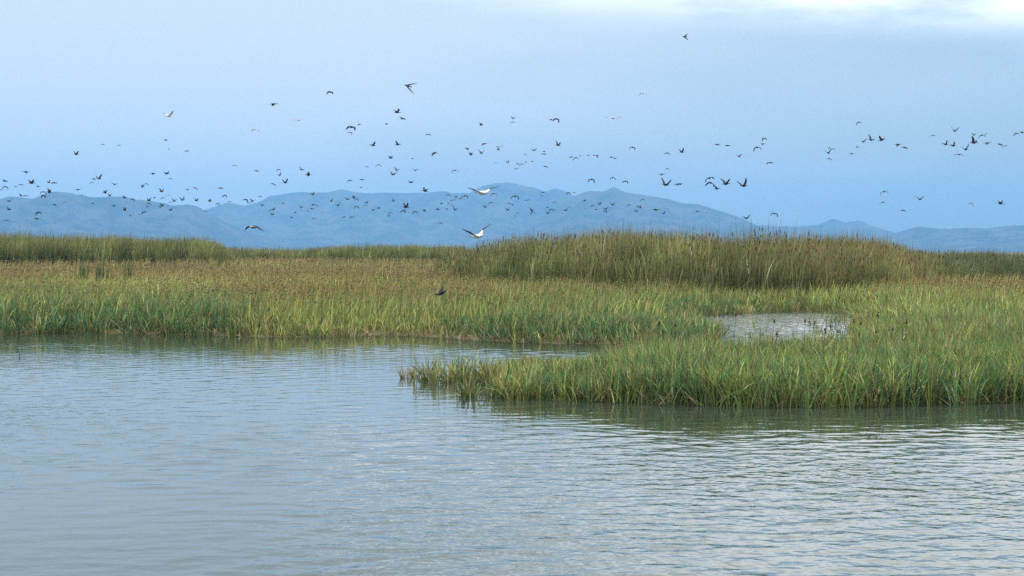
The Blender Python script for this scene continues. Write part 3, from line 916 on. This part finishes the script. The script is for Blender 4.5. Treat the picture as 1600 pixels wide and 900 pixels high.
AVO = [(x_, ry_ * 0.82, rz_ * 0.82, z_) for (x_, ry_, rz_, z_) in [(0.34, 0.003, 0.003, 0.020), (0.30, 0.004, 0.004, 0.008), (0.265, 0.007, 0.007, 0.004), (0.245, 0.020, 0.021, 0.006), (0.215, 0.022, 0.024, 0.006), (0.18, 0.015, 0.018, 0.0),
       (0.13, 0.022, 0.027, -0.006), (0.09, 0.040, 0.046, -0.010), (0.06, 0.048, 0.054, -0.010), (0.01, 0.052, 0.058, -0.010), (-0.04, 0.050, 0.054, -0.008), (-0.09, 0.042, 0.043, -0.004),
       (-0.14, 0.030, 0.028, 0.0), (-0.18, 0.026, 0.014, 0.002), (-0.225, 0.030, 0.006, 0.002), (-0.235, 0.010, 0.005, 0.0), (-0.34, 0.008, 0.004, -0.004)]]
def avo_col(kind, a, b, row=0):
    if kind == 'body':
        if a > 0.26: return (0.03, 0.03, 0.03)
        if a > 0.15: return (0.42, 0.34, 0.28)
        if a < -0.22: return (0.25, 0.28, 0.32)
        return (0.80, 0.79, 0.76)
    if a > 0.40: return (0.018, 0.018, 0.022)
    if 0.12 < a and b < 0.5: return (0.03, 0.03, 0.034)
    if row < 0 and b < 0.2 and a > 0.25: return (0.05, 0.05, 0.055)
    return (0.80, 0.79, 0.77)
def avocet(a_in, a_out, sw=0.09):
    return bird_mesh('avocet', AVO, (8, 11), 0.16, 0.22, math.radians(a_in), math.radians(a_out), 0.118, sw, avo_col, 0.009, 0.20)
def white_col(kind, a, b, row=0):
    if kind == 'body': return (0.52, 0.52, 0.50)
    return (0.05, 0.05, 0.055) if (a > 0.55 or b < 0.2) else (0.55, 0.55, 0.54)
def white_bird(a_in, a_out):
    return bird_mesh('white_bird', AVO, (8, 11), 0.17, 0.24, math.radians(a_in), math.radians(a_out), 0.13, 0.08, white_col, 0.010, 0.22)
SWAL = [(0.088, 0.003, 0.002, 0.0), (0.078, 0.008, 0.008, 0.0), (0.062, 0.015, 0.015, 0.0), (0.045, 0.016, 0.016, -0.001), (0.025, 0.020, 0.020, -0.002), (0.010, 0.021, 0.021, -0.002), (-0.008, 0.020, 0.019, -0.001),
        (-0.026, 0.017, 0.015, 0.0), (-0.045, 0.013, 0.009, 0.002), (-0.065, 0.015, 0.004, 0.003), (-0.085, 0.020, 0.002, 0.003), (-0.098, 0.018, 0.0015, 0.003)]
def swallow_col(kind, a, b, row=0):
    if kind == 'body':
        return (0.20, 0.085, 0.050) if (b < -0.2 and a < 0.05) else (0.022, 0.022, 0.038)
    return (0.020, 0.018, 0.026)
def swallow(a_in, a_out, sw=0.085):
    return bird_mesh('swallow', SWAL, (4, 7), 0.055, 0.105, math.radians(a_in), math.radians(a_out), 0.062, sw, swallow_col, 0.006, 0.14, True)

def place(name, me, px, py, wpx, yaw, roll=0.0, pitch=0.0, dmin=12, dmax=1800):
    co = np.empty(len(me.vertices) * 3, np.float32)
    me.vertices.foreach_get('co', co)
    co = co.reshape(-1, 3)
    R = np.array(Euler((roll, pitch, yaw), 'XYZ').to_matrix())
    r = co @ R.T
    ext = r[:, 0].max() - r[:, 0].min()
    d = min(max(ext * F / wpx, dmin), dmax)
    mid = np.array(((r[:, 0].max() + r[:, 0].min()) / 2, 0, (r[:, 2].max() + r[:, 2].min()) / 2))
    p = at(px, py, d) - mid
    o = link(name, me)
    o.location = tuple(float(q) for q in p)
    o.rotation_euler = (roll, pitch, yaw)
    return o

# dark birds of the flock: (zoom x, zoom y, pose, zoom width), by tile: (origin x, origin y, zoom)
TILES = [((0, 200, 5.625), [(225,390,'F',52),(45,463,'F',52),(275,473,'U',60),(430,470,'U',36),(475,485,'F',52),(332,513,'F',40),(180,502,'D',36),(137,515,'F',30),(42,527,'D',42),(5,548,'D',24),
 (187,588,'U',40),(222,600,'D',42),(82,637,'U',40),(76,708,'U',40),(378,572,'D',48),(380,602,'D',40),(430,550,'U',46),(683,542,'F',50),(713,593,'D',46),(575,652,'D',36),(480,676,'F',40),
 (813,667,'D',36),(868,428,'U',50),(826,450,'F',40),(806,483,'D',30),(667,220,'U',46),(338,752,'D',46),(322,798,'F',60),(57,818,'D',70)]),
 ((160, 200, 5.625), [(147,155,'D',40),(3,145,'F',30),(556,107,'F',40),(582,184,'F',26),(741,204,'D',40),(445,402,'F',50),(560,395,'U',50),(593,450,'D',28),(105,487,'U',50),(352,510,'U',36),
 (384,497,'D',36),(25,560,'U',40),(66,588,'U',36),(193,605,'U',36),(267,632,'D',36),(412,628,'U',40),(458,612,'F',30),(530,620,'D',30),(557,603,'F',16),(580,592,'D',26),(520,547,'U',46),
 (405,670,'D',36),(400,692,'F',30),(522,673,'U',40),(503,695,'F',30),(597,655,'D',36),(630,632,'U',38),(703,618,'U',46),(748,543,'F',38),(810,535,'D',40),(824,630,'U',36),(595,715,'U',38),
 (98,685,'F',42),(195,713,'U',38),(245,772,'F',26),(365,745,'D',36),(330,762,'F',26),(530,815,'F',11),(550,812,'F',11),(570,808,'F',11),(588,797,'F',11)]),
 ((320, 140, 3.9125), [(180,467,'D',30),(317,497,'F',32),(97,602,'F',32),(120,652,'D',26),(30,677,'U',28),(77,702,'D',22),(150,687,'D',26),(5,745,'F',20),(250,682,'D',28),(292,677,'U',28),(275,693,'F',20),
 (890,237,'D',62),(943,214,'F',22),(763,20,'D',38),(420,91,'F',60)]),
 ((400, 200, 5.625), [(198,372,'D',36),(200,406,'U',36),(403,357,'U',40),(460,405,'F',60),(252,465,'U',46),(148,498,'D',40),(32,605,'D',28),(55,675,'U',28),(238,663,'D',30),(118,728,'D',30),(148,710,'U',40),
 (140,755,'U',36),(310,787,'F',30),(345,743,'F',30),(395,692,'U',38),(400,724,'F',16),(458,730,'F',30),(490,710,'F',36),(505,677,'D',30),(537,682,'F',30),(587,743,'D',30),(508,802,'D',36),(493,575,'U',36),
 (660,635,'U',32),(718,668,'U',40),(803,622,'U',36),(857,605,'U',36),(885,630,'D',30),(882,698,'D',36),(823,467,'D',42),(775,783,'F',40),(838,783,'F',46),(822,48,'D',36)]),
 ((560, 200, 5.625), [(125,140,'U',56),(345,133,'U',62),(613,60,'D',48),(285,255,'U',46),(473,270,'F',30),(667,228,'F',66),(75,342,'D',30),(175,332,'D',40),(337,360,'U',42),(310,398,'U',52),(497,367,'U',48),
 (850,383,'D',50),(30,453,'F',50),(20,520,'U',28),(460,472,'U',42),(585,540,'U',70),(68,652,'U',36),(63,685,'D',32),(128,715,'U',38),(175,703,'F',38),(307,632,'U',32),(415,680,'U',60),(280,753,'D',36),
 (268,772,'F',36),(390,737,'D',40),(398,725,'U',34),(497,743,'D',38),(580,722,'U',36),(720,840,'D',38),(684,710,'U',28),(730,665,'F',32),(787,590,'D',30),(857,603,'U',30),(815,640,'F',26),(845,632,'F',26),
 (793,662,'F',28),(822,688,'D',30),(775,715,'F',30),(855,710,'U',36),(893,620,'F',30),(702,712,'U',25)]),
 ((720, 200, 5.625), [(205,143,'F',48),(52,185,'F',46),(88,227,'U',42),(180,208,'U',50),(323,165,'F',30),(330,182,'U',30),(362,162,'D',28),(640,190,'U',50),(565,237,'D',28),(730,209,'F',32),(728,232,'D',38),
 (852,135,'U',48),(308,308,'D',32),(412,295,'U',28),(500,315,'F',38),(572,300,'F',28),(628,295,'F',32),(538,327,'D',40),(485,360,'D',28),(745,343,'D',42),(290,587,'D',56),(35,608,'D',50),(472,612,'D',72),
 (428,665,'D',46),(452,676,'F',30),(408,713,'U',36),(262,657,'D',36),(210,688,'U',30),(572,635,'F',28),(598,632,'F',30),(723,570,'D',36),(710,594,'F',30),(625,715,'U',38),(633,750,'D',36),(825,655,'D',36),
 (760,697,'F',28),(763,742,'U',30),(795,722,'D',38),(495,750,'D',30),(475,778,'D',32),(890,748,'F',20)]),
 ((880, 200, 5.625), [(67,257,'F',38),(112,272,'D',42),(150,245,'F',28),(222,242,'F',30),(270,240,'F',28),(298,247,'F',32),(425,258,'F',40),(455,268,'F',36),(605,180,'D',46),(245,465,'D',52),(437,445,'D',42),
 (542,475,'D',46),(47,575,'D',32),(93,572,'D',28),(187,637,'F',38),(255,683,'D',30),(317,660,'U',32),(183,710,'D',30),(285,712,'U',36),(375,706,'U',40),(370,737,'D',30),(432,662,'U',36),(440,677,'F',28),
 (578,680,'D',36),(697,635,'D',36),(655,690,'F',28),(677,692,'U',36),(640,727,'U',32),(815,718,'F',85),(877,745,'U',36),(15,715,'U',40),(57,706,'D',36)]),
 ((600, 40, 3.077), [(63,411,'U',33),(90,446,'F',25),(12,474,'F',18),(466,473,'U',22),(623,443,'U',21),(617,468,'D',22),(803,452,'F',22),(827,457,'D',30)]),
 ((960, 140, 3.9125), [(320,392,'D',32),(413,372,'U',36),(323,487,'D',20),(290,520,'F',38),(315,563,'U',58),(393,580,'F',60),(583,550,'D',58),(581,580,'D',52),(628,597,'U',50),(680,563,'U',62),(785,568,'U',68),
 (628,337,'F',46),(692,342,'F',36),(760,403,'U',28),(918,305,'D',26),(910,333,'F',28),(877,363,'D',40),(948,450,'D',36),(510,743,'U',26),(803,778,'U',55),(975,767,'D',38)]),
 ((1280, 140, 3.9125), [(245,207,'D',28),(265,312,'U',38),(317,293,'U',42),(383,300,'U',46),(233,350,'F',24),(55,355,'U',20),(50,375,'U',36),(85,367,'D',20),(60,428,'D',30),(198,392,'F',30),(482,338,'F',50),
 (523,358,'F',48),(695,282,'D',36),(830,240,'U',38),(773,325,'U',38),(817,333,'U',38),(890,353,'U',42),(852,400,'D',46),(945,272,'U',25),(945,308,'U',50),(995,287,'D',32),(1022,272,'F',18),(1027,330,'F',42),
 (1108,337,'F',36),(1137,348,'D',32),(1207,275,'D',30),(1238,262,'F',28),(397,633,'D',40),(390,695,'D',36),(613,662,'U',52),(514,740,'D',28),(925,705,'D',30),(1108,690,'U',36)])]
birds = []
for (ox, oy, zm), L in TILES:
    for (zx, zy, pose, zw) in L:
        birds.append((ox + zx / zm, oy + zy / zm, pose, zw / zm))
birds.append((497, 405, 'D', 6)); 
ridge_x = []; 
def ridge(px):
    return min(np.interp(px, [a for a, b in P], [b for a, b in P], left=400, right=400) for P in (HILL_LEFT, HILL_MID, HILL_PEAK, HILL_RIGHT, HILL_EDGE))
ZONES = [(0, 120, 'the far left reeds'), (120, 240, 'the left reed bed'), (240, 365, "the left bed's end"), (365, 500, 'the low reed gap'), (500, 620, 'the distant middle reeds'),
         (620, 720, "the gap's right end"), (720, 830, 'the highest summit'), (830, 930, 'the saddle between summits'), (930, 1050, 'the small pointed peak'), (1050, 1240, 'the long right slope'),
         (1240, 1420, 'the small cone hill'), (1420, 1620, 'the right edge hill')]
POSE_WORD = {'U': 'wings raised', 'D': 'wings bent down', 'F': 'wings level'}
ORD = ['first', 'second', 'third', 'fourth', 'fifth', 'sixth', 'seventh', 'eighth', 'ninth', 'tenth', 'eleventh', 'twelfth', 'thirteenth', 'fourteenth', 'fifteenth', 'sixteenth', 'seventeenth', 'eighteenth']
cells = {}
for i, (px, py, pose, wp) in enumerate(birds):
    zi = next((k for k, z in enumerate(ZONES) if z[0] <= px < z[1]), 0)
    against = py > ridge(px)
    cells.setdefault((zi, bool(against), pose), []).append(i)
labels = {}
for (zi, ag, pose), ids in cells.items():
    ids.sort(key=lambda i: birds[i][0])
    where = ('before hills over ' if ag else 'in sky over ') + ZONES[zi][2]
    for r, i in enumerate(ids):
        if len(ids) == 1:
            labels[i] = 'only dark bird with %s %s' % (POSE_WORD[pose], where)
        else:
            q = 'leftmost' if r == 0 else ('rightmost' if r == len(ids) - 1 else ORD[r] + ' from left,')
            labels[i] = '%s dark bird, %s, %s' % (q.replace(',', ''), POSE_WORD[pose], where)
labels[len(birds) - 1] = 'lone dark bird low over the brown sedge left of centre'
rb = random.Random(5)
for i, (px, py, pose, wp) in enumerate(birds):
    me = rb.choice(POSES[pose])
    side = 0.0 if rb.random() < 0.86 else PI         # most of the flock flies to the right
    away = {'U': rb.uniform(0.45, 1.1), 'D': rb.uniform(0.8, 1.35), 'F': rb.uniform(-0.2, 0.7)}[pose]
    if rb.random() < 0.35:
        away = -away
    yaw = side + (away if side == 0 else -away)
    o = place('dark_bird', me, px, py, wp * ((1.35 if pose == 'F' else 1.25) if wp < 11 else 1.08), yaw, rb.gauss(0, 0.16), rb.gauss(0, 0.08), dmin=60)
    tag(o, labels[i], 'bird', 'flock of dark birds in flight')
print('dark birds', len(birds))

o = place('avocet', avocet(27, 15), 756, 297.5, 52, PI - 1.0, -0.05, -0.02)
tag(o, 'white avocet with black-edged wings spread wide before the highest summit', 'bird')
o = place('avocet', avocet(48, 24), 746, 361, 47, PI - 1.0, -0.16, 0.06)
tag(o, 'white avocet with raised wings just above the tall reeds', 'bird')
def glide_col(kind, a, b, row=0):
    if kind == 'body': return (0.45, 0.44, 0.42) if (0.06 < a < 0.2 and b > 0.2) else (0.025, 0.025, 0.028)
    return (0.50, 0.50, 0.48) if (b < 0.2 and a < 0.2 and row > 0) else (0.012, 0.012, 0.015)
o = place('avocet', bird_mesh('avocet', AVO, (8, 11), 0.16, 0.22, math.radians(2), math.radians(-28), 0.15, 0.09, glide_col, 0.010, 0.2), 397.5, 357, 34, PI + 0.95, -0.05, 0.0)
tag(o, 'black and white bird gliding with drooped wings above the low reed gap', 'bird')
o = place('white_bird', white_bird(38, 30), 262.5, 178, 19, 0.9, -0.1)
tag(o, 'pale bird with raised wings alone high at the left', 'bird', 'pale birds high in the sky')
o = place('white_bird', white_bird(10, -10), 466, 187.5, 23, 1.35, 0.0)
tag(o, 'pale bird with long level wings high left of centre', 'bird', 'pale birds high in the sky')
o = place('white_bird', white_bird(8, -66), 398.5, 203.5, 11.5, 1.2)
tag(o, 'small pale bird with wings bent down below the level-winged one', 'bird', 'pale birds high in the sky')
o = place('white_bird', white_bird(2, 14), 958, 184.5, 27, 1.4, 0.0)
tag(o, 'pale bird with long level wings high right of centre', 'bird', 'pale birds high in the sky')
o = place('white_bird', white_bird(14, -50), 1004, 147, 12, 1.0)
tag(o, 'bright white bird with wings bent down, highest of the pale birds', 'bird', 'pale birds high in the sky')
o = place('swallow', swallow(6, -6, 0.24), 642, 138.5, 21, PI + 0.05, -1.0, -0.30)
tag(o, 'large black swallow silhouette with swept wings high above the flock', 'bird', 'swallows')
o = place('swallow', swallow(12, -4, 0.15), 1071, 57.5, 10.5, PI - 0.1, 0.55, 0.0)
tag(o, 'small black swallow highest of all near the top of the sky', 'bird', 'swallows')
o = place('swallow', swallow(46, 34, 0.11), 689.5, 454, 21, PI + 0.25, -0.2, 0.05)
tag(o, 'brown-bellied swallow skimming low in front of the green sedge bank', 'bird', 'swallows')

# ------------------------------------------------------------------ haze
m, t = mat_base('haze air')
pv = N(t, 'ShaderNodeVolumePrincipled')
pv.inputs['Color'].default_value = (0.25, 0.55, 0.96, 1)
pv.inputs['Density'].default_value = 1.05e-4
pv.inputs['Anisotropy'].default_value = 0.0
oo = N(t, 'ShaderNodeOutputMaterial'); t.links.new(pv.outputs[0], oo.inputs['Volume'])
bx0, bx1, by0, by1, bz0, bz1 = -15500, 15500, -15500, 16000, -6.0, 520.0
V = [(x, y, z) for z in (bz0, bz1) for y in (by0, by1) for x in (bx0, bx1)]
Q = [(0, 2, 3, 1), (4, 5, 7, 6), (0, 1, 5, 4), (2, 6, 7, 3), (0, 4, 6, 2), (1, 3, 7, 5)]
h = link('haze', raw_mesh('haze', V, Q, np.zeros((0, 3), int), mat=m))
tag(h, 'pale blue haze of distance over the whole marsh', 'haze', kind='stuff')
